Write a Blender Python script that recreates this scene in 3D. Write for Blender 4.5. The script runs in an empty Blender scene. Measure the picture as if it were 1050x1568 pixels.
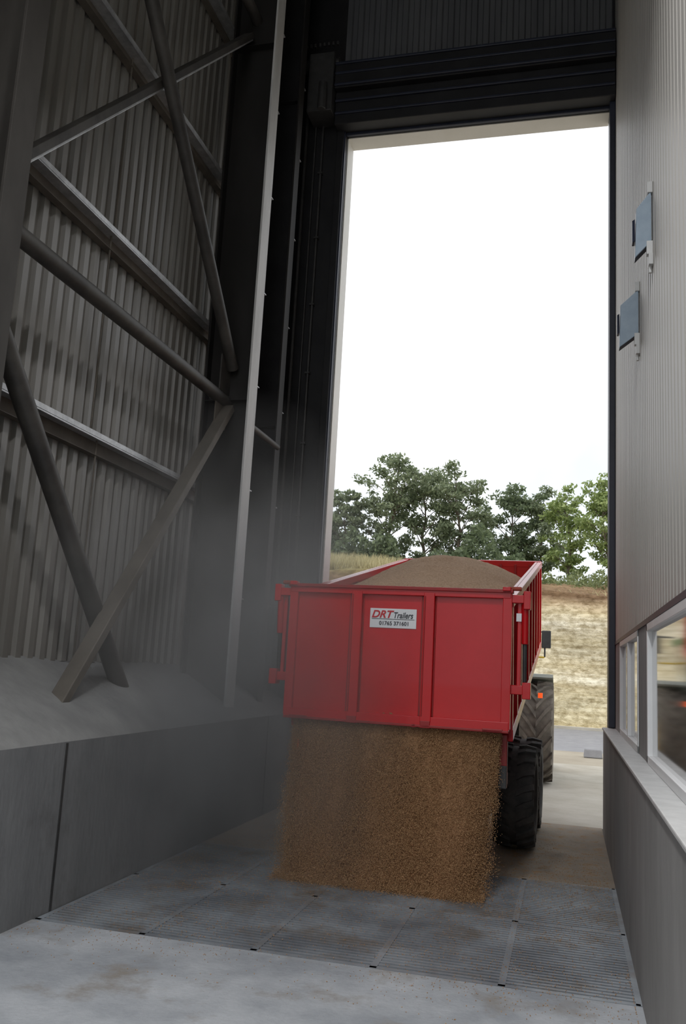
import bpy, math, random, bmesh
import numpy as np
from mathutils import Vector, Matrix, noise
random.seed(4); RNG=np.random.default_rng(7)
sc=bpy.context.scene
sc.view_settings.view_transform='Standard'
sc.view_settings.look='None'
COL=sc.collection
H=2.1
# ------------------------------------------------------------------ materials
def nt(name):
    m=bpy.data.materials.new(name); m.use_nodes=True
    t=m.node_tree; b=t.nodes['Principled BSDF']; return m,t,b
def mat(name,c,rough=.6,metal=0,c2=None,scale=4,detail=6,stretch=(1,1,1),lo=.35,hi=.65,bump=0,bscale=None,c3=None,s3=1.0,spec=.5,coat=0,p3=.5):
    m,t,b=nt(name); N=t.nodes; L=t.links
    b.inputs['Roughness'].default_value=rough; b.inputs['Metallic'].default_value=metal
    b.inputs['Specular IOR Level'].default_value=spec
    b.inputs['Coat Weight'].default_value=coat
    b.inputs['Base Color'].default_value=(*c,1)
    tc=N.new('ShaderNodeTexCoord'); mp=N.new('ShaderNodeMapping'); mp.inputs['Scale'].default_value=stretch
    L.new(tc.outputs['Object'],mp.inputs[0])
    if c2 is not None:
        n=N.new('ShaderNodeTexNoise'); n.inputs['Scale'].default_value=scale; n.inputs['Detail'].default_value=detail; n.inputs['Roughness'].default_value=.65
        L.new(mp.outputs[0],n.inputs['Vector'])
        r=N.new('ShaderNodeValToRGB'); r.color_ramp.elements[0].position=lo; r.color_ramp.elements[1].position=hi
        r.color_ramp.elements[0].color=(*c,1); r.color_ramp.elements[1].color=(*c2,1)
        L.new(n.outputs[0],r.inputs[0]); out=r.outputs[0]
        if c3 is not None:
            n3=N.new('ShaderNodeTexNoise'); n3.inputs['Scale'].default_value=s3; n3.inputs['Detail'].default_value=8; n3.inputs['Roughness'].default_value=.7
            L.new(tc.outputs['Object'],n3.inputs['Vector'])
            r3=N.new('ShaderNodeValToRGB'); r3.color_ramp.elements[0].position=p3; r3.color_ramp.elements[1].position=p3+.16
            L.new(n3.outputs[0],r3.inputs[0])
            mx=N.new('ShaderNodeMix'); mx.data_type='RGBA'
            L.new(r3.outputs[0],mx.inputs['Factor']); L.new(out,mx.inputs[6]); mx.inputs[7].default_value=(*c3,1); out=mx.outputs[2]
        L.new(out,b.inputs['Base Color'])
    if bump:
        n2=N.new('ShaderNodeTexNoise'); n2.inputs['Scale'].default_value=bscale or scale*4; n2.inputs['Detail'].default_value=5
        L.new(mp.outputs[0],n2.inputs['Vector'])
        bp=N.new('ShaderNodeBump'); bp.inputs['Strength'].default_value=bump; bp.inputs['Distance'].default_value=.02
        L.new(n2.outputs[0],bp.inputs['Height']); L.new(bp.outputs[0],b.inputs['Normal'])
    return m
M={}
M['floor']=mat('concrete_floor',(.28,.30,.325),.85,c2=(.45,.47,.495),scale=1.3,bump=.3,bscale=30,c3=(.26,.24,.215),s3=1.5,p3=.53)
M['floor2']=mat('dusty_concrete',(.24,.20,.155),.85,c2=(.34,.29,.23),scale=3,bump=.4,bscale=40,c3=(.28,.17,.08),s3=6)
M['conc']=mat('concrete_wall',(.165,.17,.175),.85,c2=(.23,.235,.238),scale=1.6,stretch=(1,1,.35),bump=.25,bscale=20,c3=(.13,.13,.13),s3=.9)
M['plinth']=mat('concrete_plinth',(.24,.235,.225),.8,c2=(.32,.31,.30),scale=1.6,stretch=(1,1,.4),bump=.2,bscale=20)
M['dust']=mat('dust_covered_concrete',(.20,.20,.198),.95,c2=(.265,.265,.258),scale=2.5,bump=.5,bscale=9)
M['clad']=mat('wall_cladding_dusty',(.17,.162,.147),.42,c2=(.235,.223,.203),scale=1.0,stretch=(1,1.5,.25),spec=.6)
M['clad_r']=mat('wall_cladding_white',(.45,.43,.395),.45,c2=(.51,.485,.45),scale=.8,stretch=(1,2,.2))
M['clad_d']=mat('wall_cladding_dark',(.10,.105,.115),.5,c2=(.14,.145,.155),scale=1.2,stretch=(2,1,.3))
M['black']=mat('black_panel',(.012,.012,.014),.5,c2=(.022,.022,.024),scale=2,spec=.35)
M['navy']=mat('dark_blue_trim',(.02,.025,.045),.4,c2=(.03,.036,.06),scale=3)
M['steel']=mat('column_paint_dark',(.016,.015,.014),.6,c2=(.026,.024,.023),scale=2,stretch=(1,1,.4),spec=.3)
M['steel_b']=mat('column_paint_brown',(.045,.041,.037),.6,c2=(.068,.063,.057),scale=2,stretch=(1,1,.4),spec=.3)
M['steel_l']=mat('galvanised_steel',(.42,.43,.44),.45,.5,c2=(.6,.61,.62),scale=9)
M['steel_m']=mat('lit_flange_paint',(.52,.52,.51),.5,c2=(.64,.64,.63),scale=5,stretch=(1,1,.3))  # light falling on the column's inner flange is put into this pale colour
M['tube']=mat('brace_tube_paint',(.035,.032,.03),.55,c2=(.07,.065,.058),scale=3)
M['tube2']=mat('brace_tube_dusty',(.095,.083,.068),.7,c2=(.145,.127,.104),scale=3)
M['liner']=mat('cream_liner',(.82,.80,.74),.5,c2=(.87,.85,.80),scale=2)
M['white']=mat('white_frame',(.78,.79,.79),.4,c2=(.84,.84,.84),scale=3)
M['grate']=mat('grate_steel',(.17,.185,.205),.5,.2,c2=(.34,.37,.40),scale=1.2,c3=(.20,.17,.14),s3=1.6,p3=.52)
M['red']=mat('red_paint',(.50,.004,.008),.30,c2=(.57,.007,.012),scale=1.5,coat=.2,spec=.35)
M['red_d']=mat('red_paint_worn',(.36,.008,.012),.45,c2=(.25,.02,.015),scale=6)
M['rust']=mat('rusty_edge',(.25,.06,.03),.7,c2=(.4,.05,.03),scale=12)
M['rubber']=mat('tyre_rubber',(.05,.05,.052),.75,c2=(.095,.09,.084),scale=8,spec=.3)
M['rubber_t']=mat('dusty_tyre_rubber',(.10,.088,.075),.85,c2=(.19,.165,.135),scale=5,spec=.2)
M['rim']=mat('rim_grey',(.45,.45,.45),.4,.3,c2=(.5,.5,.5),scale=6)
M['rimy']=mat('rim_yellow',(.7,.45,.03),.4,c2=(.6,.4,.03),scale=6)
M['green']=mat('green_paint',(.02,.14,.03),.35,c2=(.03,.17,.04),scale=3)
M['fender']=mat('dusty_fender',(.16,.17,.14),.5,c2=(.22,.22,.18),scale=5)
M['dark']=mat('dark_metal',(.03,.03,.03),.5,c2=(.05,.05,.05),scale=6)
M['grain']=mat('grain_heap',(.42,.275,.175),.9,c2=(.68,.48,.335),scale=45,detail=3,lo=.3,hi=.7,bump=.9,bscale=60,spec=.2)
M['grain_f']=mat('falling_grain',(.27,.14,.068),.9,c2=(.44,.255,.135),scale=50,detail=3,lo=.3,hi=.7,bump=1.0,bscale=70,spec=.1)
M['kern']=mat('grain_kernels',(.38,.21,.10),.8,c2=(.64,.40,.21),scale=60,detail=1,lo=.4,hi=.6,spec=.2)
M['road']=mat('asphalt',(.22,.22,.235),.9,c2=(.28,.28,.29),scale=2,bump=.3,bscale=60)
M['yard']=mat('yard_concrete',(.38,.35,.29),.9,c2=(.47,.44,.38),scale=1.2,bump=.2,bscale=30)
M['dirt']=mat('ground_dirt',(.30,.26,.20),.95,c2=(.38,.34,.27),scale=.6,bump=.4,bscale=10)
M['bark']=mat('bark',(.13,.10,.07),.9,c2=(.2,.17,.13),scale=8,bump=.6)
M['sign']=mat('sign_white',(.75,.76,.78),.35,c2=(.8,.8,.82),scale=5)
M['sred']=mat('sign_red',(.55,.01,.02),.4)
M['sblk']=mat('sign_black',(.02,.02,.03),.4)
M['blueplate']=mat('floodlight_face',(.25,.32,.39),.35,.1,c2=(.31,.38,.45),scale=7)
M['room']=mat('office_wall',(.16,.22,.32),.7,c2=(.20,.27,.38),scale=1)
M['amber']=mat('marker_lamp',(.9,.12,.02),.3)
b=M['amber'].node_tree.nodes['Principled BSDF']; b.inputs['Emission Color'].default_value=(1,.12,.02,1); b.inputs['Emission Strength'].default_value=.8
# glass
m,t,b=nt('window_glass'); N=t.nodes;L=t.links
gl=N.new('ShaderNodeBsdfGlossy'); gl.inputs['Roughness'].default_value=.06
tr=N.new('ShaderNodeBsdfTransparent'); tr.inputs[0].default_value=(.75,.85,.9,1)
fr=N.new('ShaderNodeFresnel'); fr.inputs[0].default_value=1.35
mx=N.new('ShaderNodeMixShader'); L.new(fr.outputs[0],mx.inputs[0]);L.new(tr.outputs[0],mx.inputs[1]);L.new(gl.outputs[0],mx.inputs[2])
L.new(mx.outputs[0],N['Material Output'].inputs[0]); M['glass']=m
def leafmat(name,ca,cb):
    m,t,b=nt(name);N=t.nodes;L=t.links
    g=N.new('ShaderNodeNewGeometry'); r=N.new('ShaderNodeValToRGB')
    r.color_ramp.elements[0].color=(*ca,1); r.color_ramp.elements[1].color=(*cb,1)
    L.new(g.outputs['Random Per Island'],r.inputs[0])
    L.new(r.outputs[0],b.inputs['Base Color']); b.inputs['Roughness'].default_value=.5
    tl=N.new('ShaderNodeBsdfTranslucent'); L.new(r.outputs[0],tl.inputs[0])
    mx=N.new('ShaderNodeMixShader'); mx.inputs[0].default_value=.4
    L.new(b.outputs[0],mx.inputs[1]); L.new(tl.outputs[0],mx.inputs[2]); L.new(mx.outputs[0],N['Material Output'].inputs[0]); return m
M['leaf1']=leafmat('leaves_ash',(.13,.17,.095),(.32,.37,.22))  # grey-green tone puts distance haze into the leaf colour
M['leaf2']=leafmat('leaves_dark',(.10,.135,.08),(.25,.31,.17))
M['leaf3']=leafmat('leaves_light',(.18,.25,.08),(.42,.50,.20))
M['straw']=leafmat('dry_grass',(.36,.31,.15),(.66,.59,.35))
M['scrub']=leafmat('scrub_leaves',(.11,.14,.055),(.28,.32,.14))
# bank strata
m,t,b=nt('quarry_bank');N=t.nodes;L=t.links
tc=N.new('ShaderNodeTexCoord'); sp=N.new('ShaderNodeSeparateXYZ'); L.new(tc.outputs['Object'],sp.inputs[0])
n=N.new('ShaderNodeTexNoise'); n.inputs['Scale'].default_value=.35; n.inputs['Detail'].default_value=8; L.new(tc.outputs['Object'],n.inputs['Vector'])
ma=N.new('ShaderNodeMath'); ma.operation='MULTIPLY_ADD'; ma.inputs[1].default_value=.9; L.new(n.outputs[0],ma.inputs[0]); L.new(sp.outputs[2],ma.inputs[2])
mr=N.new('ShaderNodeMapRange'); mr.inputs[1].default_value=.4; mr.inputs[2].default_value=7.6; L.new(ma.outputs[0],mr.inputs[0])
r=N.new('ShaderNodeValToRGB'); cr=r.color_ramp; L.new(mr.outputs[0],r.inputs[0])
cr.elements[0].position=0; cr.elements[0].color=(.78,.70,.48,1); cr.elements[1].position=.97; cr.elements[1].color=(.34,.32,.13,1)
for p,c in((.15,(.86,.79,.58)),(.24,(.74,.65,.44)),(.28,(.93,.88,.72)),(.36,(.76,.67,.46)),(.44,(.90,.83,.64)),(.52,(.74,.65,.44)),(.60,(.92,.86,.70)),(.68,(.78,.69,.49)),(.75,(.58,.45,.30)),(.79,(.24,.15,.085)),(.88,(.30,.20,.11))):
    e=cr.elements.new(p); e.color=(*c,1)
def strat(sc_,scale,a,c0,c1):
    mp=N.new('ShaderNodeMapping'); mp.inputs['Scale'].default_value=sc_; L.new(tc.outputs['Object'],mp.inputs[0])
    v=N.new('ShaderNodeTexNoise'); v.inputs['Scale'].default_value=scale; v.inputs['Detail'].default_value=8; v.inputs['Roughness'].default_value=.72; L.new(mp.outputs[0],v.inputs['Vector'])
    r2=N.new('ShaderNodeValToRGB'); r2.color_ramp.elements[0].position=a; r2.color_ramp.elements[0].color=c0; r2.color_ramp.elements[1].position=a+.2; r2.color_ramp.elements[1].color=c1; L.new(v.outputs[0],r2.inputs[0]); return v,r2
v,r2=strat((1,1,1.6),3.2,.36,(.60,.56,.48,1),(1.05,1.05,1.05,1))
v3,r3=strat((.2,.2,6),1.0,.40,(.74,.70,.62,1),(1.03,1.03,1.03,1))
mpv=N.new('ShaderNodeMapping'); mpv.inputs['Scale'].default_value=(1,1,2.2); L.new(tc.outputs['Object'],mpv.inputs[0])
vo=N.new('ShaderNodeTexVoronoi'); vo.inputs['Scale'].default_value=5; vo.inputs['Randomness'].default_value=1; L.new(mpv.outputs[0],vo.inputs['Vector'])
sx=N.new('ShaderNodeSeparateColor'); L.new(vo.outputs['Color'],sx.inputs[0])
rv=N.new('ShaderNodeValToRGB'); rv.color_ramp.elements[0].position=0; rv.color_ramp.elements[0].color=(.80,.77,.70,1); rv.color_ramp.elements[1].position=.7; rv.color_ramp.elements[1].color=(1.04,1.04,1.04,1); L.new(sx.outputs[0],rv.inputs[0])
def mul(a,b_):
    mm=N.new('ShaderNodeMix'); mm.data_type='RGBA'; mm.blend_type='MULTIPLY'; mm.inputs['Factor'].default_value=1; L.new(a,mm.inputs[6]); L.new(b_,mm.inputs[7]); return mm.outputs[2]
L.new(mul(mul(mul(r.outputs[0],r2.outputs[0]),r3.outputs[0]),rv.outputs[0]),b.inputs['Base Color'])
bp=N.new('ShaderNodeBump'); bp.inputs['Strength'].default_value=.6; bp.inputs['Distance'].default_value=.2; L.new(v.outputs[0],bp.inputs['Height']); L.new(bp.outputs[0],b.inputs['Normal']); b.inputs['Roughness'].default_value=.95
M['bank']=m
# ------------------------------------------------------------------ mesh helpers
def link(o,parent=None):
    COL.objects.link(o)
    if parent: o.parent=parent
    return o
def empty(name,loc=(0,0,0),rz=0):
    o=bpy.data.objects.new(name,None); o.location=loc; o.rotation_euler=(0,0,rz); return link(o)
class MB:
    def __init__(s): s.v=[];s.f=[];s.m=[]
    def add(s,vs,fs,m=0):
        o=len(s.v); s.v+= [tuple(x) for x in vs]; s.f+=[tuple(i+o for i in f) for f in fs]; s.m+=[m]*len(fs)
    def box(s,x0,x1,y0,y1,z0,z1,m=0):
        s.hexa([(x0,y0,z0),(x1,y0,z0),(x1,y1,z0),(x0,y1,z0),(x0,y0,z1),(x1,y0,z1),(x1,y1,z1),(x0,y1,z1)],m)
    def hexa(s,v,m=0):
        s.add(v,[(0,3,2,1),(4,5,6,7),(0,1,5,4),(1,2,6,5),(2,3,7,6),(3,0,4,7)],m)
    def beam(s,p,q,w,h,m=0,up=(0,0,1)):
        p=Vector(p);q=Vector(q);d=(q-p).normalized();u=Vector(up)
        if abs(d.dot(u))>.98:u=Vector((0,1,0))
        a=d.cross(u).normalized();c=a.cross(d).normalized();a*=w/2;c*=h/2
        s.hexa([p-a-c,p+a-c,q+a-c,q-a-c,p-a+c,p+a+c,q+a+c,q-a+c],m)
    def tube(s,p,q,r,m=0,n=14,r2=None):
        p=Vector(p);q=Vector(q);d=(q-p).normalized();u=Vector((0,0,1)) if abs(d.z)<.95 else Vector((1,0,0))
        a=d.cross(u).normalized();c=a.cross(d)
        r2=r if r2 is None else r2
        vs=[];
        for k in range(n):
            t=2*math.pi*k/n; e=a*math.cos(t)+c*math.sin(t); vs+= [p+e*r,q+e*r2]
        fs=[(2*k,2*((k+1)%n),2*((k+1)%n)+1,2*k+1) for k in range(n)]
        fs+=[tuple(2*k for k in range(n))[::-1],tuple(2*k+1 for k in range(n))]
        s.add(vs,fs,m)
    def revolve_x(s,prof,cx,cy,cz,m=0,n=48):
        vs=[];K=len(prof)
        for k in range(n):
            t=2*math.pi*k/n
            for x,r in prof: vs.append((cx+x,cy+r*math.cos(t),cz+r*math.sin(t)))
        fs=[(k*K+j,((k+1)%n)*K+j,((k+1)%n)*K+j+1,k*K+j+1) for k in range(n) for j in range(K-1)]
        s.add(vs,fs,m)
    def build(s,name,mats,parent=None,bevel=0,smooth=None,loc=None,rot=None):
        me=bpy.data.meshes.new(name); me.from_pydata(s.v,[],s.f)
        for x in mats: me.materials.append(M[x])
        me.polygons.foreach_set('material_index',s.m); me.update()
        o=bpy.data.objects.new(name,me); link(o,parent)
        bm=bmesh.new();bm.from_mesh(me);bmesh.ops.recalc_face_normals(bm,faces=bm.faces);bm.to_mesh(me);bm.free()
        if bevel:
            bv=o.modifiers.new('bevel','BEVEL');bv.width=bevel;bv.segments=2;bv.limit_method='ANGLE'
        if smooth is not None: me.shade_smooth(); me.set_sharp_from_angle(angle=smooth)
        if loc: o.location=loc
        if rot: o.rotation_euler=rot
        return o
def mesh_np(name,V,F,mats,parent=None,mi=None):
    me=bpy.data.meshes.new(name); k=F.shape[1]
    me.vertices.add(len(V)); me.vertices.foreach_set('co',V.astype(np.float32).ravel())
    me.loops.add(F.size); me.loops.foreach_set('vertex_index',F.astype(np.int32).ravel())
    me.polygons.add(len(F)); me.polygons.foreach_set('loop_start',np.arange(0,F.size,k,dtype=np.int32))
    try: me.polygons.foreach_set('loop_total',np.full(len(F),k,dtype=np.int32))
    except Exception: pass
    for x in mats: me.materials.append(M[x])
    if mi is not None: me.polygons.foreach_set('material_index',mi.astype(np.int32))
    me.update(calc_edges=True)
    return link(bpy.data.objects.new(name,me),parent)
def kernels(name,P,size,mat_,parent=None):
    n=len(P); d=RNG.normal(size=(n,3)); d/=np.linalg.norm(d,axis=1)[:,None]
    u=np.cross(d,RNG.normal(size=(n,3))); u/=np.linalg.norm(u,axis=1)[:,None]; w=np.cross(d,u)
    s=(size*RNG.uniform(.7,1.2,n))[:,None]
    V=np.stack([P+d*s,P-d*s,P+u*s*.5,P+w*s*.5,P-u*s*.5,P-w*s*.5],1).reshape(-1,3)
    base=np.array([(0,2,3),(0,3,4),(0,4,5),(0,5,2),(1,3,2),(1,4,3),(1,5,4),(1,2,5)])
    F=(base[None]+(np.arange(n)*6)[:,None,None]).reshape(-1,3)
    return mesh_np(name,V,F,[mat_],parent)
# ------------------------------------------------------------------ building shell
XL=-5.1; XR=.66; YD=13.2; YB=-3; ZT=16
def grid_sheet(mb,pts,axis,z0,z1,m=0):
    vs=[];
    for p in pts: vs+=[(p[0],p[1],z0),(p[0],p[1],z1)]
    mb.add(vs,[(2*i,2*i+2,2*i+3,2*i+1) for i in range(len(pts)-1)],m)
# left wall : trapezoidal cladding
mb=MB(); pts=[];y=YB;p=.2
while y<YD:
    for dy,dx in((0,0),(.085,0),(.105,.04),(.18,.04),(.2,0)): pts.append((XL-dx,y+dy))
    y+=p
grid_sheet(mb,pts,1,1.98,ZT)
mb.box(XL-.12,XL-.06,YB,YD,0,ZT)
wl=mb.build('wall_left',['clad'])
# horizontal sheeting rails (Z purlins) + sag rods
mb=MB()
for z in(4.38,6.72,9.05,11.4,13.7):
    mb.box(XL+.005,XL+.16,YB,YD-.05,z-.005,z+.0,0)
    mb.box(XL+.155,XL+.16,YB,YD-.05,z-.02,z+.055,0)
    mb.box(XL+.01,XL+.02,YB,YD-.05,z-.17,z,1)
    mb.box(XL+.005,XL+.10,YB,YD-.05,z-.175,z-.17,1)
for (yy,za,zb) in((8.15,4.38,6.72),(8.3,2.0,4.38),(3.2,4.38,6.7),(8.2,6.72,9.0),(8.2,9.05,11.4)):
    mb.tube((XL+.08,yy,za),(XL+.08,yy,zb),.011,1,8)
mb.build('wall_rails',['steel_l','tube2'])
# columns (I sections)
def column(name,y,x_in=-4.25,x_out=XL+.17,w=.3,z0=1.3,brk=True,ms=('steel','steel_m')):
    e=empty(name); mb=MB()
    mb.box(x_in-.03,x_in,y,y+w,z0,ZT-.02,1); mb.box(x_out,x_out+.03,y,y+w,z0,ZT-.02,0)
    mb.box(x_out,x_in-.005,y+w/2-.01,y+w/2+.01,z0,ZT-.02,0)
    for z in(5.6,11.1):
        mb.box(x_out+.02,x_in-.03,y+.01,y+w-.01,z,z+.012,0)
    mb.build('i_section',ms,e,bevel=.004)
    if brk:
        mb=MB()
        for z in(2.9,4.4,5.9,7.3,8.8,10.2,11.5):
            mb.box(x_in-.12,x_in-.02,y+w,y+w+.12,z,z+.012,0); mb.box(x_in-.12,x_in-.108,y+w,y+w+.12,z-.10,z,0)
            mb.tube((x_in-.06,y+w+.07,z-.05),(x_in-.06,y+w+.07,z+.06),.02,0,8)
        mb.build('cleats',['steel_l'],e)
    return e
column('steel_column',10.75); column('steel_column',5.60,x_in=-4.48,ms=('steel_b','steel_b'),brk=False); column('steel_column',.5,brk=False,x_in=-4.48); column('steel_column',12.1,x_in=-4.30,w=.22,ms=('black','steel'))
# bracing
mb=MB();xb=-4.62
mb.tube((xb,5.9,5.6),(xb,10.95,5.6),.085,0,20)
mb.build('horizontal_strut',['tube'],smooth=.6)
mb=MB(); mb.tube((-4.3,10.9,5.3),(-4.3,12.2,5.3),.045,0,14); mb.build('horizontal_strut',['tube'],smooth=.6)
mb=MB(); mb.tube((xb-.1,5.95,4.9),(xb-.1,9.0,1.5),.095,0,20); mb.box(xb-.13,xb-.07,5.8,6.15,4.75,5.1,0); mb.build('diagonal_brace',['tube'],smooth=.6)
mb=MB(); mb.beam((xb+.06,10.8,5.5),(xb+.06,7.2,1.45),.1,.17,0,up=(1,0,0)); mb.box(xb-.02,xb+.0,10.5,10.9,5.2,5.7,0); mb.build('diagonal_brace',['tube2'],bevel=.03,smooth=.6)
mb=MB(); mb.tube((xb+.08,10.8,6.06),(xb+.08,5.9,11.06),.08,0,20); mb.box(xb+.0,xb+.02,10.55,10.9,5.7,6.2,0); mb.build('diagonal_brace',['tube'],smooth=.6)
mb=MB(); mb.beam((xb-.08,5.9,6.2),(xb-.08,10.8,11.3),.08,.15,0,up=(1,0,0)); mb.beam((xb-.03,5.9,6.13),(xb-.03,10.8,11.23),.03,.03,1,up=(1,0,0)); mb.build('diagonal_brace',['tube','steel_l'],bevel=.004)
mb=MB(); mb.tube((xb,5.9,11.6),(xb,10.95,11.6),.08,0,20); mb.build('horizontal_strut',['tube'],smooth=.6)
# concrete push wall with sloping dusty top
mb=MB()
N_=60; ys=np.linspace(YB,YD,N_)
for i in range(N_-1):
    y0,y1=ys[i],ys[i+1]
    mb.add([(-4.05,y0,-.6),(-4.05,y1,-.6),(-4.05,y1,1.34),(-4.05,y0,1.34)],[(0,1,2,3)],0)
vs=[];K=12
for i in range(N_):
    for j in range(K):
        t=j/(K-1); x=-4.05+t*(XL-.03+4.05); z=1.34+.66*t**.9
        if 0<j: z+=.05*noise.noise(Vector((x*2,ys[i]*1.3,0)))
        vs.append((x,ys[i],z))
mb.add(vs,[(i*K+j,(i+1)*K+j,(i+1)*K+j+1,i*K+j+1) for i in range(N_-1) for j in range(K-1)],1)
mb.build('wall_concrete_push',['conc','dust'],smooth=.7)
mb=MB()
for yy,w_ in((6.72,.03),(11.9,.01),(3.5,.02)): mb.box(-4.055,-4.043,yy,yy+w_,0,1.33,0)
mb.build('trim_joints',['dark'])
# floor
mb=MB()
mb.box(-4.05,.5,YB,6.5,-.6,0,0); mb.build('floor',['floor'])
mb=MB(); mb.box(-4.05,.5,9.85,YD+.4,-.6,0,0); mb.build('floor_threshold',['floor2'])
mb=MB(); mb.box(-4.05,.5,6.5,9.85,-.6,-.04,0); mb.build('reception_pit_grain',['dust'])
# grate
e=empty('floor_grate'); mb=MB()
y=6.53
while y<9.83:
    mb.box(-4.04,.49,y,y+.034,-.05,0,0); y+=.062
for i in range(6):
    x=-4.04+i*.9; mb.box(x,x+.05,6.51,9.84,-.05,.002,0)
for yy in(6.505,8.15,9.80): mb.box(-4.04,.49,yy,yy+.04,-.05,.002,0)
mb.build('bars',['grate'],e)
# scattered grain on floor
n=13000
P=np.stack([RNG.uniform(-4,.45,n),np.clip(RNG.normal(9.4,1.3,n),5.8,13.2),np.full(n,.004)],1)
nc=1600; cx=RNG.choice([-2.6,-1.0,-.3,-3.4,.1],nc); cy=RNG.choice([6.3,7.0,6.6,7.9,6.9],nc)
P=np.concatenate([P,np.stack([np.clip(cx+RNG.normal(0,.35,nc),-4,.45),cy+RNG.normal(0,.15,nc),np.full(nc,.004)],1)])
kernels('spilled_grain',P,.006,'kern')
# right wall
e=empty('wall_right')
mb=MB(); pts=[];y=YB
while y<YD-.01:
    for dy,dx in((0,0),(.12,0),(.135,.012),(.165,.012),(.18,0)): pts.append((XR+dx,min(y+dy,YD)))
    y+=.18
grid_sheet(mb,pts,1,2.6,ZT); mb.box(XR+.03,XR+.12,YB,YD,2.6,ZT,0)
mb.box(XR-.012,XR+.03,YB,YD,2.585,2.63,1)
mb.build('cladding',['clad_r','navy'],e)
W=[(4.2,7.9),(8.9,11.9)]
mb=MB(); ed=[YB]+[q for w in W for q in w]+[YD]
for i in range(0,len(ed),2): mb.box(XR+.0,XR+.12,ed[i],ed[i+1],1.43,2.59,0)
mb.build('window_piers',['plinth'],e)
mb=MB(); mb.box(.5,XR+.12,YB,YD,-.6,1.40,0); mb.box(.485,XR+.02,YB,YD,1.40,1.43,1); mb.build('plinth',['plinth','steel_m'],e,bevel=.008)
for k,(y0,y1) in enumerate(W):
    w=empty('window_%d'%(k+1)); mb=MB();x0,x1=XR-.01,XR+.06
    mb.box(x0,x1,y0,y0+.06,1.43,2.585,0);mb.box(x0,x1,y1-.06,y1,1.43,2.585,0);mb.box(x0,x1,y0,y1,1.43,1.50,0);mb.box(x0,x1,y0,y1,2.52,2.585,0)
    if k: ym=(y0+y1)/2; mb.box(x0,x1,ym-.03,ym+.03,1.5,2.52,0)
    mb.build('frame',['white'],w,bevel=.006)
    mb=MB(); mb.add([(XR+.03,y0,1.46),(XR+.03,y1,1.46),(XR+.03,y1,2.56),(XR+.03,y0,2.56)],[(0,1,2,3)],0); mb.build('pane',['glass'],w)
mb=MB()
mb.box(3.2,3.3,YB,YD,0,3,0); mb.box(XR+.12,3.3,YB,YD,2.9,3,0); mb.box(XR+.12,3.3,YB,YD,.6,.7,0); mb.box(XR+.12,3.3,YD-.1,YD,.7,2.9,0); mb.box(XR+.12,3.3,YB,YB+.1,.7,2.9,0)
mb.build('wall_office',['room'])
# far wall with door opening
DX0,DX1,DZ=-3.78,.57,11.12
mb=MB()
mb.box(XL-.1,DX0,YD,YD+.12,0,ZT,0); mb.box(DX1,XR+.2,YD,YD+.12,0,ZT,0)
pts=[];x=DX0-.1
while x<DX1+.15:
    for dx,dy in((0,0),(.085,0),(.105,.04),(.18,.04)): pts.append((x+dx,YD-.03+dy))
    x+=.2
grid_sheet(mb,pts,0,12.25,ZT,1); mb.box(DX0,DX1,YD+.02,YD+.12,DZ,ZT,0)
mb.build('wall_far',['black','clad_d'])
mb=MB()
mb.box(DX0-.14,DX0+.015,YD+.08,YD+.44,0,DZ+.12,0); mb.box(DX0,DX1,YD+.08,YD+.44,DZ-.015,DZ+.12,0)
mb.build('trim_door_liner',['liner'])
mb=MB(); mb.box(DX1,DX1+.14,YD+.10,YD+.36,0,DZ+.12,0); mb.build('trim_door_jamb',['navy'])
# roller shutter
e=empty('roller_shutter_door'); mb=MB()
mb.box(DX0-.15,XR-.01,YD-.42,YD-.02,11.75,12.25,0)
mb.box(DX0-.15,XR-.01,YD-.30,YD-.02,DZ+.03,11.75,0)
for z,d in((11.32,.33),(11.55,.34),(11.78,.45),(12.0,.44),(12.18,.45)): mb.box(DX0-.15,XR-.015,YD-d,YD-d+.04,z,z+.045,1)
mb.box(DX0,DX1,YD-.03,YD+.02,DZ-.02,DZ+.05,1)
mb.build('housing',['black','navy'],e,bevel=.01)
mb=MB()
mb.box(DX0-.14,DX0-.03,YD-.10,YD-.001,0,DZ+.1,0); mb.box(DX1,XR-.005,YD-.14,YD-.001,1.44,DZ+.1,1)
mb.box(DX0-.05,DX0-.005,YD-.06,YD-.001,0,DZ+.1,1)
mb.build('guides',['black','navy'],e,bevel=.004)
mb=MB()
for dx,r in((-.42,.022),(-.55,.015),(-.72,.03)): mb.tube((DX0+dx,YD-.05,1.4),(DX0+dx,YD-.05,11.6),r,0,10)
z=2
while z<11.4:
    mb.box(DX0-.46,DX0-.38,YD-.08,YD-.001,z,z+.03,1); z+=1.2
mb.build('conduits',['dark','dark'],e,smooth=.6)
mb=MB()
mb.box(DX0-.6,DX0-.16,YD-.5,YD-.02,11.3,12.4,0); mb.tube((DX0-.3,YD-.6,11.25),(DX0-.3,YD-.6,11.75),.07,0,16); mb.tube((DX0-.75,YD-.3,12.3),(DX0-.1,YD-.3,12.3),.1,0,20)
for k in range(8): mb.box(DX0-.72+k*.08,DX0-.68+k*.08,YD-.42,YD-.36,12.6,12.66,0)
mb.build('drive_motor',['dark'],e,bevel=.01,smooth=.6)
# roof
mb=MB(); mb.box(XL-.2,XR+.3,YB,YD+.2,ZT,ZT+.1,0)
for yy in(.6,5.8,10.9): mb.box(XL,XR,yy,yy+.2,ZT-.4,ZT,0)
mb.build('ceiling',['clad_d'])
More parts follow.
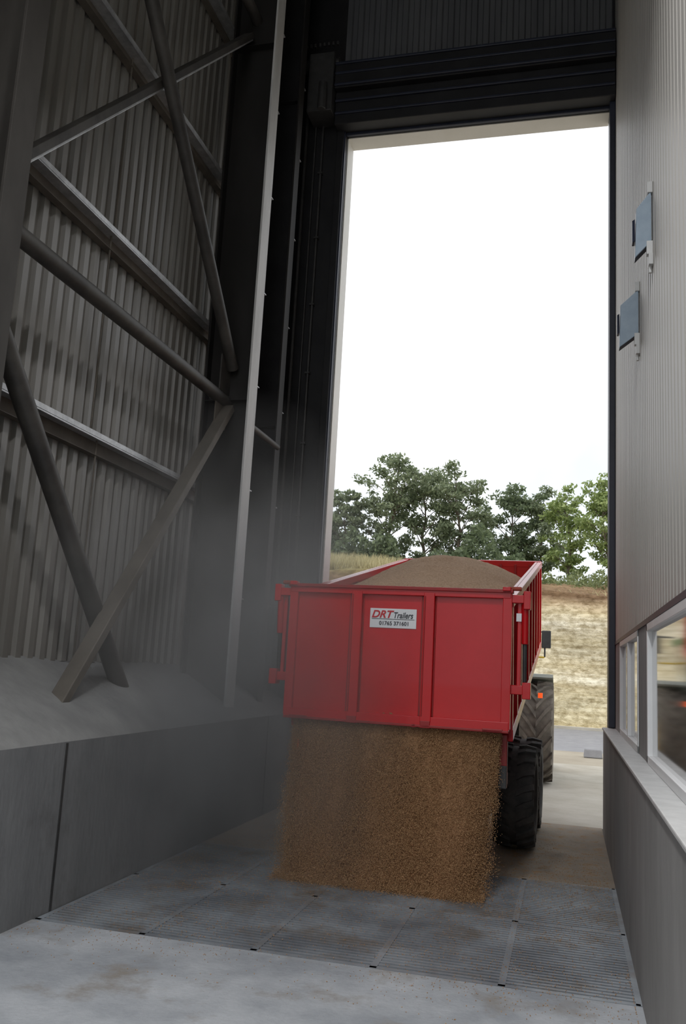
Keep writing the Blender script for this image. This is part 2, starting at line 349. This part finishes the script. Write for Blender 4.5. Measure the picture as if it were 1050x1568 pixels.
# wall floodlights: flat slanting boxes on brackets
def flood(y,z,pr):
    e=empty('wall_floodlight',(XR,y,z)); mb=MB()
    def slab(y0,y1,i=0):
        mb.hexa([(-pr,y0,-.32),(-.01,y0,-.18),(-.01,y1,-.18),(-pr,y1,-.32),(-pr+.01,y0,.12),(-.01,y0,.28),(-.01,y1,.28),(-pr+.01,y1,.12)],i)
    slab(-.02,.0,0); mb.build('face',['blueplate'],e,bevel=.004)
    mb=MB(); slab(.002,.10,0)
    mb.hexa([(-pr-.02,.03,-.16),(-pr,.0,-.16),(-pr,.10,-.16),(-pr-.02,.10,-.16),(-pr-.02,.03,.04),(-pr,.0,.04),(-pr,.10,.04),(-pr-.02,.10,.04)],0)
    mb.build('housing',['navy'],e,bevel=.004)
    mb=MB()
    mb.box(-.05,0,-.03,.03,-.30,-.18,0); mb.box(-.035,0,-.05,.05,-.40,-.30,0); mb.tube((-.02,0,-.46),(-.02,0,-.38),.015,0,8); mb.box(-.04,0,-.03,.03,.26,.36,0)
    mb.build('bracket',['steel_m'],e,bevel=.004)
flood(7.2,5.92,.14); flood(8.6,5.66,.19)
# unseen fill lamps added to brighten the interior (behind / above the viewpoint)
def fill_lamp(x,y,z,p):
    e=empty('added_fill_lamp',(x,y,z)); mb=MB()
    mb.tube((0,0,.05),(0,0,.35),.34,0,24,r2=.12); mb.tube((0,0,.35),(0,0,.6),.12,0,16); mb.tube((0,0,.6),(0,0,ZT-z),.012,0,6)
    mb.build('shade',['dark'],e,smooth=.6)
    l=bpy.data.lights.new('fill_lamp_light','AREA'); l.shape='DISK'; l.size=.6; l.energy=p; l.color=(.97,.98,1); l.spread=math.radians(140)
    link(bpy.data.objects.new('fill_lamp_light',l),e)
fill_lamp(-1.2,-1.5,9,190); fill_lamp(-1.2,3.2,9.5,170)
# ------------------------------------------------------------------ trailer
T=empty('tipping_trailer',(-1.70,8.93,0),math.radians(-1))
HW=1.155; BL=6.0; BH=1.42
mb=MB()
mb.box(-HW+.03,HW-.03,0,BL,0,.07,0)
for s in(-1,1):
    xi,xo=sorted((s*(HW-.06),s*(HW-.03))); mb.box(xi,xo,0,BL,0,BH,0)
    xi,xo=sorted((s*(HW-.09),s*(HW+.02))); mb.box(xi,xo,0,BL,BH-.09,BH,0); mb.box(xi,xo,0,BL,-.02,.1,0)
    for k in range(10):
        yy=.0+k*(BL-.1)/9; xi,xo=sorted((s*(HW-.04),s*(HW+.015))); mb.box(xi,xo,yy,yy+.1,0,BH-.05,0)
mb.box(-HW+.03,HW-.03,BL-.05,BL,0,BH+.0,0); mb.box(-HW,HW,BL-.06,BL+.04,BH-.09,BH+.01,0)
for k in range(9):
    x=-HW+.2+k*.24; mb.box(x,x+.04,BL-.08,BL-.05,.1,BH-.05,1)
mb.box(-.5,-.4,.1,BL-.1,-.15,0,1); mb.box(.4,.5,.1,BL-.1,-.15,0,1)
for k in range(7): mb.box(-HW+.05,HW-.05,.2+k*.9,.3+k*.9,-.09,0,1)
TILT=math.radians(10.8)
body=mb.build('body',['red','red_d'],T,bevel=.008,loc=(0,.25,1.45),rot=(TILT,0,0))
# grain load
nx,ny=70,150; V=[];
for j in range(ny):
    u=.02+(BL-.08)*j/(ny-1)
    for i in range(nx):
        x=-(HW-.07)+2*(HW-.07)*i/(nx-1); t=x/(HW-.07)
        s=u/BL
        v=BH-.12+.36*(max(0,1-abs(t-.08)**1.9))*math.exp(-((u-2.5)/1.7)**2)-.28*max(0,(s-.5)/.5)**1.2+.03*(1-t*t)
        v+=.03*noise.noise(Vector((x*3,u*3,1)))+.012*noise.noise(Vector((x*15,u*15,3)))
        V.append((x,u,v))
V=np.array(V); idx=np.arange(nx*ny).reshape(ny,nx)
F=np.stack([idx[:-1,:-1],idx[:-1,1:],idx[1:,1:],idx[1:,:-1]],-1).reshape(-1,4)
o=mesh_np('grain_load',V,F,['grain'],T); o.location=(0,.25,1.45); o.rotation_euler=(TILT,0,0); o.data.shade_smooth()
# tailgate
mb=MB(); z0,z1=1.585,2.90
mb.box(-HW+.05,HW-.05,-.03,-.01,z0+.03,z1-.03,0)
mb.box(-HW-.01,-HW+.08,-.08,.0,z0-.02,z1,0); mb.box(HW-.08,HW+.01,-.08,.0,z0-.02,z1,0)
mb.box(-HW,HW,-.085,.0,z1-.06,z1+.0,0); mb.box(-HW-.0,HW+.0,-.085,.0,z0-.04,z0+.05,0)
mb.box(-HW-.02,HW+.02,-.11,.02,z1-.005,z1+.03,1)
mb.box(-HW,HW,-.10,-.07,z0-.055,z0-.03,1)
for xr in(-.425,.335):
    mb.box(xr-.055,xr+.055,-.095,-.025,z0,z1-.03,0)
    mb.box(xr-.045,xr-.035,-.102,-.09,z0+.05,z1-.06,1)
    mb.box(xr-.085,xr-.055,-.04,-.028,z0+.05,z1-.06,1)
    mb.box(xr+.055,xr+.07,-.04,-.028,z0+.05,z1-.06,1)
    mb.box(xr-.05,xr+.05,-.10,-.05,z0-.06,z0+.01,1)
mb.box(.2,.24,-.10,-.08,z0-.06,z0-.03,1)
for s in(-1,1):
    mb.box(s*1.0-.1,s*1.0+.1,-.10,-.06,z0-.055,z0-.02,1)
mb.build('tailgate',['red','red_d'],T,bevel=.010)
mb=MB()
for s in(-1,1):
    def bx(xa,xb_,*r,m=0):
        a_,b_=sorted((s*xa,s*xb_)); mb.box(a_,b_,*r,m)
    bx(HW-.02,HW+.17,-.06,.05,z1-.10,z1-.02); bx(HW+.12,HW+.19,-.07,.04,z1-.16,z1+.02)
    mb.tube((s*(HW+.135),-.01,z1-.1),(s*(HW+.135),.03,z1-.5),.035,0,14); mb.tube((s*(HW+.135),.03,z1-.45),(s*(HW+.135),.06,z0+.36),.022,1,12)
    bx(HW+.06,HW+.10,0,.06,z0+.32,z1-.08)
    bx(HW+.0,HW+.19,-.02,.08,z0+.32,z0+.41); bx(HW+.12,HW+.2,-.06,.08,z0+.28,z0+.44)
    bx(HW-.08,HW+.0,-.14,-.05,z1+.01,z1+.05)
    mb.tube((s*(HW-.04),-.06,z1+.04),(s*(HW+.1),-.06,z1+.04),.022,2,10)
mb.build('tailgate_rams',['red','dark','rust'],T,bevel=.006,smooth=.6)
mb=MB(); mb.box(-.29,.20,-.040,-.031,2.50,2.70,0); mb.build('sign_plate',['sign'],T,bevel=.003)
def text(s,size,x,z,mk,par,shear=0,bold=0,sx=1):
    c=bpy.data.curves.new('sign_lettering','FONT'); c.body=s; c.size=size; c.extrude=.001; c.shear=shear; c.offset=bold; c.align_x='LEFT'
    o=bpy.data.objects.new('sign_lettering',c); o.data.materials.append(M[mk]); link(o,par); o.location=(x,-.043,z); o.rotation_euler=(math.pi/2,0,0); o.scale=(sx,1,1)
text('DRT',.105,-.275,2.605,'sred',T,.3,.0028,1.05); text('Trailers',.085,-.045,2.605,'sblk',T,.25,.0014,.78)
text('01765 371601',.055,-.19,2.53,'sblk',T,0,.001,1.0)
mb=MB(); mb.box(-.27,.18,-.044,-.04,2.59,2.594,0); mb.build('sign_line',['sblk'],T)
# chassis
mb=MB()
for s in(-1,1):
    a_,b_=sorted((s*.38,s*.50)); mb.box(a_,b_,.25,6.8,.95,1.17,0)
    a_,b_=sorted((s*.38,s*1.12)); mb.box(a_,b_,.28,.40,1.0,1.12,0)
    a_,b_=sorted((s*(HW-.11),s*(HW-.03))); mb.box(a_,b_,.18,.28,.98,1.5,0); mb.box(a_,b_,.16,.20,.98,1.20,1)
    mb.beam((s*.44,6.7,1.05),(0,8.2,.75),.12,.16,0)
    mb.tube((s*.44,.25,1.3),(s*.44,.25,1.5),.06,0)
for yy in(.3,2.2,4.0,6.6): mb.box(-.5,.5,yy,yy+.12,.97,1.13,0)
for yy in(2.62,4.02):
    mb.beam((-.95,yy,.62),(.95,yy,.62),.12,.12,1)
    for s in(-1,1):
        for k in range(4): mb.box(s*.5-.04,s*.5+.04,yy-.5+.06*k,yy+.5-.06*k,.70+.02*k,.715+.02*k,1)
        mb.box(s*.5-.05,s*.5+.05,yy-.05,yy+.05,.6,1.0,1)
mb.tube((0,5.0,.9),(0,4.9,1.7),.10,1); mb.tube((0,4.9,1.7),(0,4.75,2.4),.075,2)
mb.tube((0,8.1,.72),(0,8.5,.70),.05,1)
mb.build('chassis',['red_d','dark','steel_l'],T,bevel=.008)
mb=MB(); mb.box(HW+.0,HW+.07,5.6,5.66,1.75,1.83,0); mb.box(-HW+.1,-HW+.3,.15,.2,1.2,1.3,0)
mb.build('marker_lamps',['amber','amber'],T)
mb=MB(); mb.box(HW+.05,HW+.1,-.02,0.01,2.62,2.70,0); mb.build('reflector',['sign'],T)
def wheel(par,name,cx,cy,cz,R,w,rim,side,nl,ld,mt,mr,ag=True):
    o=[];h=w/2
    mb=MB(); prof=[(-h*.75,rim),(-h*.97,rim+.25*(R-rim)),(-h,rim+.55*(R-rim)),(-h*.9,R-ld-.03),(-h*.7,R-ld),(0,R-ld+.01),(h*.7,R-ld),(h*.9,R-ld-.03),(h,rim+.55*(R-rim)),(h*.97,rim+.25*(R-rim)),(h*.75,rim)]
    mb.revolve_x(prof,cx,cy,cz,0,56)
    def pt(a,x,r): return (cx+x,cy+r*math.cos(a),cz+r*math.sin(a))
    for k in range(nl):
        for s in(-1,1):
            a0=2*math.pi*(k+(.5 if s>0 else 0))/nl; sw=(.62 if ag else .3)*2*math.pi/nl*(2.0 if ag else 1.6); lw=(.17 if ag else .23)*2*math.pi/nl
            xs=[0 if ag else s*.08*h*2,s*h*.5,s*h*.98]; av=[a0,a0-sw*.55,a0-sw]
            for j in range(2):
                xa,xb2=xs[j],xs[j+1];A,B=av[j],av[j+1]; rr=R if j==0 else R-.012; r0=R-ld-.04
                rA=R; rB=R if j==0 else R-.03
                mb.hexa([pt(A-lw,xa,r0),pt(A+lw,xa,r0),pt(B+lw,xb2,r0-.02),pt(B-lw,xb2,r0-.02),pt(A-lw*.8,xa,rA),pt(A+lw*.8,xa,rA),pt(B+lw*.8,xb2,rB),pt(B-lw*.8,xb2,rB)],0)
    mb.build(name+'_tyre',[mt],par,smooth=.5)
    mb=MB(); s=side
    pr=[(s*h*.7,rim+.01),(s*h*.78,rim),(s*h*.6,rim-.03),(s*h*.25,rim-.06),(s*h*.2,rim*.35),(s*h*.4,rim*.3),(s*h*.42,.001)]
    mb.revolve_x(pr,cx,cy,cz,0,40); pr=[(-s*h*.7,rim+.01),(-s*h*.3,rim-.05),(s*h*.1,rim-.06),(s*h*.1,.001)]; mb.revolve_x(pr,cx,cy,cz,0,40)
    for k in range(8):
        a=2*math.pi*k/8; mb.tube((cx+s*h*.2,cy+rim*.25*math.cos(a),cz+rim*.25*math.sin(a)),(cx+s*h*.48,cy+rim*.25*math.cos(a),cz+rim*.25*math.sin(a)),.015,0,6)
    mb.build(name+'_rim',[mr],par,smooth=.6)
for i,yy in enumerate((2.62,4.02)):
    for s in(-1,1): wheel(T,'wheel_%d'%(i*2+(s>0)+1),s*1.05,yy,.62,.62,.50,.33,s,20,.04,'rubber','rim',False)
# ------------------------------------------------------------------ tractor
R_=empty('tractor',(-1.58,18.6,0))
for s in(-1,1):
    wheel(R_,'rear_wheel_%d'%(s>0),s*1.0,0,1.0,1.0,.64,.52,s,18,.065,'rubber_t','rimy')
    wheel(R_,'front_wheel_%d'%(s>0),s*.95,2.85,.69,.69,.50,.38,s,18,.045,'rubber_t','rimy')
mb=MB()
for s in(-1,1):
    K=12
    for k in range(K):
        a0=math.radians(15+k*(95/K));a1=math.radians(15+(k+1)*95/K); r=1.10
        xa,xb2=sorted((s*.62,s*1.30))
        mb.hexa([(xa,r*math.cos(a0),1+r*math.sin(a0)),(xb2,r*math.cos(a0),1+r*math.sin(a0)),(xb2,r*math.cos(a1),1+r*math.sin(a1)),(xa,r*math.cos(a1),1+r*math.sin(a1)),
                 (xa,(r+.04)*math.cos(a0),1+(r+.04)*math.sin(a0)),(xb2,(r+.04)*math.cos(a0),1+(r+.04)*math.sin(a0)),(xb2,(r+.04)*math.cos(a1),1+(r+.04)*math.sin(a1)),(xa,(r+.04)*math.cos(a1),1+(r+.04)*math.sin(a1))],0)
mb.build('fenders',['fender'],R_,smooth=.6)
mb=MB()
mb.box(-.35,.35,-.5,3.2,.65,1.25,1)
mb.hexa([(-.42,1.3,1.2),(.42,1.3,1.2),(.36,3.5,1.2),(-.36,3.5,1.2),(-.40,1.3,1.95),(.40,1.3,1.95),(.30,3.5,1.65),(-.30,3.5,1.65)],0)
mb.box(-.62,.62,-.5,1.3,1.1,1.75,0); mb.box(-.8,.8,-.75,1.45,2.85,3.0,0)
for x in(-.74,.74):
    for y_ in(-.6,.3,1.25): mb.beam((x*.9,y_,1.7),(x,y_,2.88),.07,.07,1)
mb.box(-.25,.25,-.2,.4,1.7,2.3,1); mb.beam((-.5,2.85,.7),(.5,2.85,.7),.2,.2,1); mb.tube((-.9,0,1.0),(.9,0,1.0),.14,1)
mb.tube((.5,1.45,1.7),(.5,1.45,3.0),.05,1); mb.box(-.3,.3,-.95,-.5,.6,.75,1)
mb.build('bodywork',['green','dark'],R_,bevel=.03)
mb=MB()
for x in(-.78,.78): mb.add([(x*.9,-.6,1.72),(x*.9,1.25,1.72),(x,1.25,2.86),(x,-.6,2.86)],[(0,1,2,3)],0)
mb.add([(-.7,-.62,1.72),(.7,-.62,1.72),(.72,-.62,2.86),(-.72,-.62,2.86)],[(0,1,2,3)],0); mb.add([(-.7,1.3,1.72),(.7,1.3,1.72),(.72,1.3,2.86),(-.72,1.3,2.86)],[(0,1,2,3)],0)
mb.build('cab_glass',['glass'],R_)
mb=MB()
for s in(-1,1):
    mb.tube((s*.76,1.2,3.05),(s*1.10,1.2,3.05),.02,0); mb.tube((s*1.10,1.2,3.05),(s*1.10,1.2,2.5),.018,0); mb.tube((s*.76,1.2,2.5),(s*1.1,1.2,2.5),.02,1)
    mb.box(s*1.13-.1,s*1.13+.1,1.14,1.22,2.7,3.08,0)
mb.build('mirrors',['dark','rimy'],R_,bevel=.02)
# ------------------------------------------------------------------ falling grain
G=empty('pouring_grain')
nx,nz=150,130; V=[]
ZC=1.66
def sn(z,k): return np.sin(z*5.1+k)*.5+np.sin(z*11.3+2*k)*.3+np.sin(z*23+3*k)*.2
def edge(z): # x-range and y at height
    t=1-z/ZC
    return -2.75+.08*t+.035*sn(z,1.0)*t, -.64-.20*t+.04*sn(z,2.3)*t, 8.90-.24*t**1.4
for side in(0,1):
    for j in range(nz):
        z=ZC*j/(nz-1); xa,xb2,y=edge(z); T1=1-z/ZC
        for i in range(nx):
            t=i/(nx-1); e_=min(t,1-t)*2
            th=.13*(1-(1-min(1,e_*4))**2)**.5 if e_<1/4 else .13
            x=xa+(xb2-xa)*t
            jit=(.03+.07*T1)*noise.noise(Vector((x*4,z*.8,side*5)))+.03*noise.noise(Vector((x*14,z*4,side)))+.015*noise.noise(Vector((x*34,z*16,side)))
            flare=-.07*max(0,1-z/.12)**2*(.6+noise.noise(Vector((x*3,7,0)))) if side==0 else 0
            V.append((x+.03*noise.noise(Vector((z*9,side,i>nx/2))),(y+.16+(th if side else -th)+jit+flare),z-.01))
V=np.array(V); A=[]
for side in(0,1):
    idx=np.arange(nx*nz).reshape(nz,nx)+side*nx*nz
    A.append(np.stack([idx[:-1,:-1],idx[:-1,1:],idx[1:,1:],idx[1:,:-1]],-1).reshape(-1,4))
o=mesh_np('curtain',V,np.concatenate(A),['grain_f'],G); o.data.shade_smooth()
n=95000
z=RNG.uniform(0,1.6,n); t=RNG.uniform(0,1,n); T_=1-z/ZC
xa=-2.75+.08*T_+.035*sn(z,1.0)*T_-.05*RNG.random(n)*T_; xb2=-.64-.20*T_+.04*sn(z,2.3)*T_+.05*RNG.random(n)*T_
y=8.90-.24*T_**1.4+.04-np.abs(RNG.normal(0,.045,n))*(.4+1.3*T_)
P=np.stack([xa+(xb2-xa)*t,y,z],1)
n2=26000; z=RNG.uniform(0,1.55,n2);T_=1-z/ZC; s=RNG.random(n2)<.5
x=np.where(s,-2.75+.08*T_+.035*sn(z,1.0)*T_-np.abs(RNG.normal(0,.07,n2))*(.2+T_),-.64-.20*T_+.04*sn(z,2.3)*T_+np.abs(RNG.normal(0,.06,n2))*(.2+T_))
P2=np.stack([x,8.95-.24*T_**1.4+RNG.uniform(-.03,.25,n2),z],1)
n3=12000; P3=np.stack([RNG.uniform(-2.8,-.72,n3),8.74-np.abs(RNG.normal(0,.10,n3)),np.abs(RNG.normal(0,.05,n3))],1)
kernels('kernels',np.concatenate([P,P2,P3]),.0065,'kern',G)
# dust cloud (airborne grain dust) : volume
def dust(name,loc,scl,dens,sc_n,lo=.35):
    m=bpy.data.materials.new('grain_dust_air'); m.use_nodes=True; N=m.node_tree.nodes; L=m.node_tree.links; N.remove(N['Principled BSDF'])
    vs=N.new('ShaderNodeVolumeScatter'); vs.inputs['Color'].default_value=(.90,.87,.84,1); vs.inputs['Anisotropy'].default_value=.1
    tc=N.new('ShaderNodeTexCoord'); ln=N.new('ShaderNodeVectorMath'); ln.operation='LENGTH'; L.new(tc.outputs['Object'],ln.inputs[0])
    mr=N.new('ShaderNodeMapRange'); mr.inputs[1].default_value=1; mr.inputs[2].default_value=.15; mr.inputs[3].default_value=0; mr.inputs[4].default_value=1; L.new(ln.outputs['Value'],mr.inputs[0])
    n=N.new('ShaderNodeTexNoise'); n.inputs['Scale'].default_value=sc_n; n.inputs['Detail'].default_value=3; L.new(tc.outputs['Object'],n.inputs['Vector'])
    mr2=N.new('ShaderNodeMapRange'); mr2.inputs[1].default_value=lo; mr2.inputs[2].default_value=.7; L.new(n.outputs[0],mr2.inputs[0])
    mu=N.new('ShaderNodeMath'); mu.operation='MULTIPLY'; L.new(mr.outputs[0],mu.inputs[0]); L.new(mr2.outputs[0],mu.inputs[1])
    mu2=N.new('ShaderNodeMath'); mu2.operation='MULTIPLY'; mu2.inputs[1].default_value=dens; L.new(mu.outputs[0],mu2.inputs[0]); L.new(mu2.outputs[0],vs.inputs['Density'])
    L.new(vs.outputs[0],N['Material Output'].inputs['Volume'])
    bm=bmesh.new(); bmesh.ops.create_icosphere(bm,subdivisions=3,radius=1); me=bpy.data.meshes.new(name); bm.to_mesh(me); bm.free(); me.materials.append(m)
    o=link(bpy.data.objects.new(name,me)); o.location=loc; o.scale=scl
dust('dust_cloud',(-3.5,9.1,1.5),(2.3,3.4,3.6),.95,1.9)
# ------------------------------------------------------------------ outside
mb=MB(); mb.add([(-150,-150,-.7),(150,-150,-.7),(150,150,-.7),(-150,150,-.7)],[(0,1,2,3)]); mb.build('ground',['dirt'])
mb=MB(); mb.box(-30,30,YD+.4,23,-.7,-.01,0); mb.build('yard_concrete',['yard'])
mb=MB(); mb.box(-30,30,YB-30,YB,-.7,-.01,0); mb.build('yard_concrete',['yard'])
mb=MB(); mb.box(-30,30,23,27,-.7,-.015,0); mb.build('verge_dirt',['dirt'])
mb=MB(); mb.box(-40,40,27,38.3,-.7,-.02,0); mb.build('road',['road'])
mb=MB(); mb.box(-40,40,38.3,38.5,-.6,.10,0); mb.build('road_kerb',['yard'],bevel=.02)
mb=MB(); mb.hexa([(.45,25.2,-.01),(.95,25.2,-.01),(.95,25.6,-.01),(.45,25.6,-.01),(.48,25.24,.22),(.92,25.24,.22),(.92,25.56,.22),(.48,25.56,.22)]); mb.build('concrete_block',['road'],bevel=.03)
prof=[(38.6,-.1),(39.0,0.0),(39.15,1.0),(39.3,2.2),(39.5,3.6),(39.7,5.0),(40.0,5.8),(41.5,6.2),(44,6.6),(48,6.8),(70,7.2),(100,7.4)]
V=[];xs=np.linspace(-45,35,300); fine=[]
for a_,b_ in zip(prof[:-1],prof[1:]):
    K=8
    for k in range(K): t=k/K; fine.append((a_[0]+(b_[0]-a_[0])*t,a_[1]+(b_[1]-a_[1])*t))
fine.append(prof[-1])
def extra(x): return .8/(1+math.exp((x+7)/1.2))
for (y,z) in fine:
    for x in xs:
        w=min(1,max(0,z)/1.0)
        q=noise.noise(Vector((x*.25,z*.5,0)))*.4+noise.noise(Vector((x*1.1,z*1.6,4)))*.16+noise.noise(Vector((x*3,z*5,4)))*.08
        V.append((x,y+q*w,z+w*.25*noise.noise(Vector((x*.3,y*.3,8)))+(extra(x) if z>5.5 else extra(x)*max(0,z)/5.5)))
nx=len(xs);idx=np.arange(len(V)).reshape(-1,nx)
F=np.stack([idx[:-1,:-1],idx[:-1,1:],idx[1:,1:],idx[1:,:-1]],-1).reshape(-1,4)
mesh_np('earth_bank',np.array(V),F,['bank'])
# grass on bank
def tuft(name,n,x0,x1,hmin,hmax,mk,y0=40.2,dy=8):
    x=RNG.uniform(x0,x1,n); y=y0+RNG.random(n)**1.5*dy; z=np.interp(y,[p[0] for p in prof],[p[1] for p in prof])-.12+.8/(1+np.exp((x+7)/1.2))
    h=RNG.uniform(hmin,hmax,n); a=RNG.uniform(0,math.pi,n); w=.035
    dx=np.cos(a)*w;dy_=np.sin(a)*w; lx=RNG.normal(0,.15,n)
    V=np.stack([np.stack([x-dx,y-dy_,z],1),np.stack([x+dx,y+dy_,z],1),np.stack([x+lx,y,z+h],1)],1).reshape(-1,3)
    mesh_np(name,V,np.arange(3*n).reshape(-1,3),[mk])
tuft('dry_grass',16000,-25,-5,.25,.8,'straw'); tuft('dry_grass',1200,-5,12,.1,.3,'straw')
def leafmass(name,C,smin,smax,mk):
    n=len(C); d=RNG.normal(size=(n,3));d/=np.linalg.norm(d,axis=1)[:,None]; u=np.cross(d,RNG.normal(size=(n,3)));u/=np.linalg.norm(u,axis=1)[:,None]; s=RNG.uniform(smin,smax,n)[:,None]
    mesh_np(name,np.stack([C-d*s,C+u*s*.5,C+d*s,C-u*s*.5],1).reshape(-1,3),np.arange(4*n).reshape(-1,4),[mk])
n=12000; x=RNG.uniform(-5,12,n); y=41.2+RNG.random(n)*5; zb=np.interp(y,[p[0] for p in prof],[p[1] for p in prof])-.1
C=np.stack([x,y,zb+RNG.random(n)*(.45+.3*np.sin(x*1.7+y)+.15*np.sin(x*5))],1); leafmass('green_scrub',C,.05,.12,'scrub')
def tree(name,x,y,z0,Ht,sp,seed,leaf,dens=1.0,low=.22):
    rg=np.random.default_rng(seed); e=empty(name,(x,y,z0)); mb=MB(); tips=[]
    pts=[Vector((0,0,-.3))]
    lean=Vector((rg.normal(0,.08),rg.normal(0,.08),1))
    K=7
    for k in range(1,K+1): pts.append(Vector((lean.x*Ht*k/K*.8+rg.normal(0,.12),lean.y*Ht*k/K*.8+rg.normal(0,.12),Ht*.85*k/K)))
    r0=Ht*.018
    for k in range(K): mb.tube(pts[k],pts[k+1],r0*(1-k/K*.85),0,8,r0*(1-(k+1)/K*.85))
    nb=24
    for k in range(nb):
        f=low+(.95-low)*(k+rg.random())/nb; i=min(K-1,int(f*K)); base=pts[i].lerp(pts[i+1],f*K-i)
        prof_=math.sin(math.pi*min(1,(f-low*.4)/(1.12-low*.4)))**.6
        Ln=sp*prof_*rg.uniform(.6,1.15); az=k*2.4+rg.normal(0,.4); el=rg.uniform(.15,.8)+.4*f
        d=Vector((math.cos(az)*math.cos(el),math.sin(az)*math.cos(el),math.sin(el)))
        mid=base+d*Ln*.5+Vector((0,0,.05*Ln)); end=base+d*Ln+Vector((0,0,rg.uniform(-.1,.15)*Ln))
        rb=r0*.35*(1-f*.5); mb.tube(base,mid,rb,0,6,rb*.6); mb.tube(mid,end,rb*.6,0,6,rb*.2)
        tips.append((end,.9)); tips.append((mid.lerp(end,.5),.7))
        for q in range(4):
            st=base.lerp(end,rg.uniform(.4,.9)); dd=Vector(rg.normal(size=3)); dd.z=abs(dd.z)*.6; dd.normalize()
            en=st+dd*Ln*rg.uniform(.25,.45); mb.tube(st,en,rb*.35,0,5,rb*.1); tips.append((en,.7))
    mb.build('trunk_and_branches',['bark'],e,smooth=1.0)
    C=[];
    for p,s in tips:
        m_=int(72*dens*s*rg.uniform(.4,1.3)); q=rg.normal(size=(m_,3)); q/=np.linalg.norm(q,axis=1)[:,None]; q*=(rg.random((m_,1))**.45)*Ht*.07*s*np.array([1,1,.6]); C.append(np.array(p)+q)
    C=np.concatenate(C); n=len(C)
    d=rg.normal(size=(n,3));d/=np.linalg.norm(d,axis=1)[:,None]; u=np.cross(d,rg.normal(size=(n,3)));u/=np.linalg.norm(u,axis=1)[:,None]
    s=rg.uniform(.09,.17,n)[:,None]
    V=np.stack([C-d*s,C+u*s*.45,C+d*s,C-u*s*.45],1).reshape(-1,3)
    mesh_np('foliage',V,np.arange(4*n).reshape(-1,4),[leaf],e)
tr=[('ash_tree',-16.0,56,6.5,5.2,2.2,1,'leaf1',.9),('ash_tree',-14.1,54,6.5,6.5,2.4,2,'leaf1',.9),('ash_tree',-11.7,55,6.5,9.2,2.8,3,'leaf1',1),
('ash_tree',-8.9,56,6.5,8.6,2.6,4,'leaf1',1),('ash_tree',-6.5,55,6.5,8.8,2.4,5,'leaf1',1),('ash_tree',-3.9,56,6.5,7.8,2.2,6,'leaf2',1),('ash_tree',-1.7,57,6.5,7.6,2.1,7,'leaf1',.8),
('ash_tree',.5,54,6.3,7.2,1.9,8,'leaf3',.6),('ash_tree',2.3,51,6.3,7.3,2.0,9,'leaf3',.8),('ash_tree',4.6,52,6.3,7.5,2.5,10,'leaf3',.9),('ash_tree',-18.5,56,6.5,7.5,3,11,'leaf1',1),('ash_tree',7.5,55,6.3,8,3,12,'leaf1',1),('ash_tree',-22,58,6.5,8,3,13,'leaf2',1)]
for a in tr: tree(*a)
# hedge understory
n=26000; x=RNG.uniform(-24,-2.6,n)
hh=3.0+1.1*np.sin(x*.9)+.6*np.sin(x*2.3+1)
C=np.stack([x,RNG.uniform(51.5,55,n),6.4+RNG.random(n)*np.clip(hh,.8,5)],1)
x2=RNG.uniform(-2.8,9,5000); C=np.concatenate([C,np.stack([x2,RNG.uniform(50,54,5000),6.2+RNG.random(5000)*(1.0+.4*np.sin(x2*2))],1)])
leafmass('hedgerow',C,.10,.2,'leaf2')
# ------------------------------------------------------------------ light
w=bpy.data.worlds.new('sky'); sc.world=w; w.use_nodes=True; N=w.node_tree.nodes;L=w.node_tree.links
bg=N['Background']; tc=N.new('ShaderNodeTexCoord'); n=N.new('ShaderNodeTexNoise'); n.inputs['Scale'].default_value=2.2; n.inputs['Detail'].default_value=5
L.new(tc.outputs['Generated'],n.inputs['Vector']); r=N.new('ShaderNodeValToRGB'); r.color_ramp.elements[0].position=.35; r.color_ramp.elements[1].position=.55
r.color_ramp.elements[0].color=(.68,.735,.79,1); r.color_ramp.elements[1].color=(.96,.975,1,1); L.new(n.outputs[0],r.inputs[0]); L.new(r.outputs[0],bg.inputs[0]); bg.inputs[1].default_value=1.42
sl=bpy.data.lights.new('sun','SUN'); sl.energy=1.2; sl.angle=math.radians(14); sl.color=(1,.95,.88); so=link(bpy.data.objects.new('sun',sl)); so.rotation_euler=(math.radians(28),0,math.radians(-18))
# ------------------------------------------------------------------ camera
Yc=Vector((.2451,-.1808,-.9525)).normalized(); Zc=Vector((.0543,.9836,-.1722)); Zc=(Zc-Yc*Zc.dot(Yc)).normalized(); Xc=Yc.cross(Zc)
Rm=Matrix((Xc,Yc,Zc)).to_4x4()
cd=bpy.data.cameras.new('camera'); co=link(bpy.data.objects.new('camera',cd)); co.matrix_world=Matrix.Translation((0,0,H))@Rm
cd.sensor_fit='VERTICAL'; cd.sensor_height=23.6; cd.lens=1333/1568*23.6; cd.clip_end=400; cd.clip_start=.05
sc.camera=co
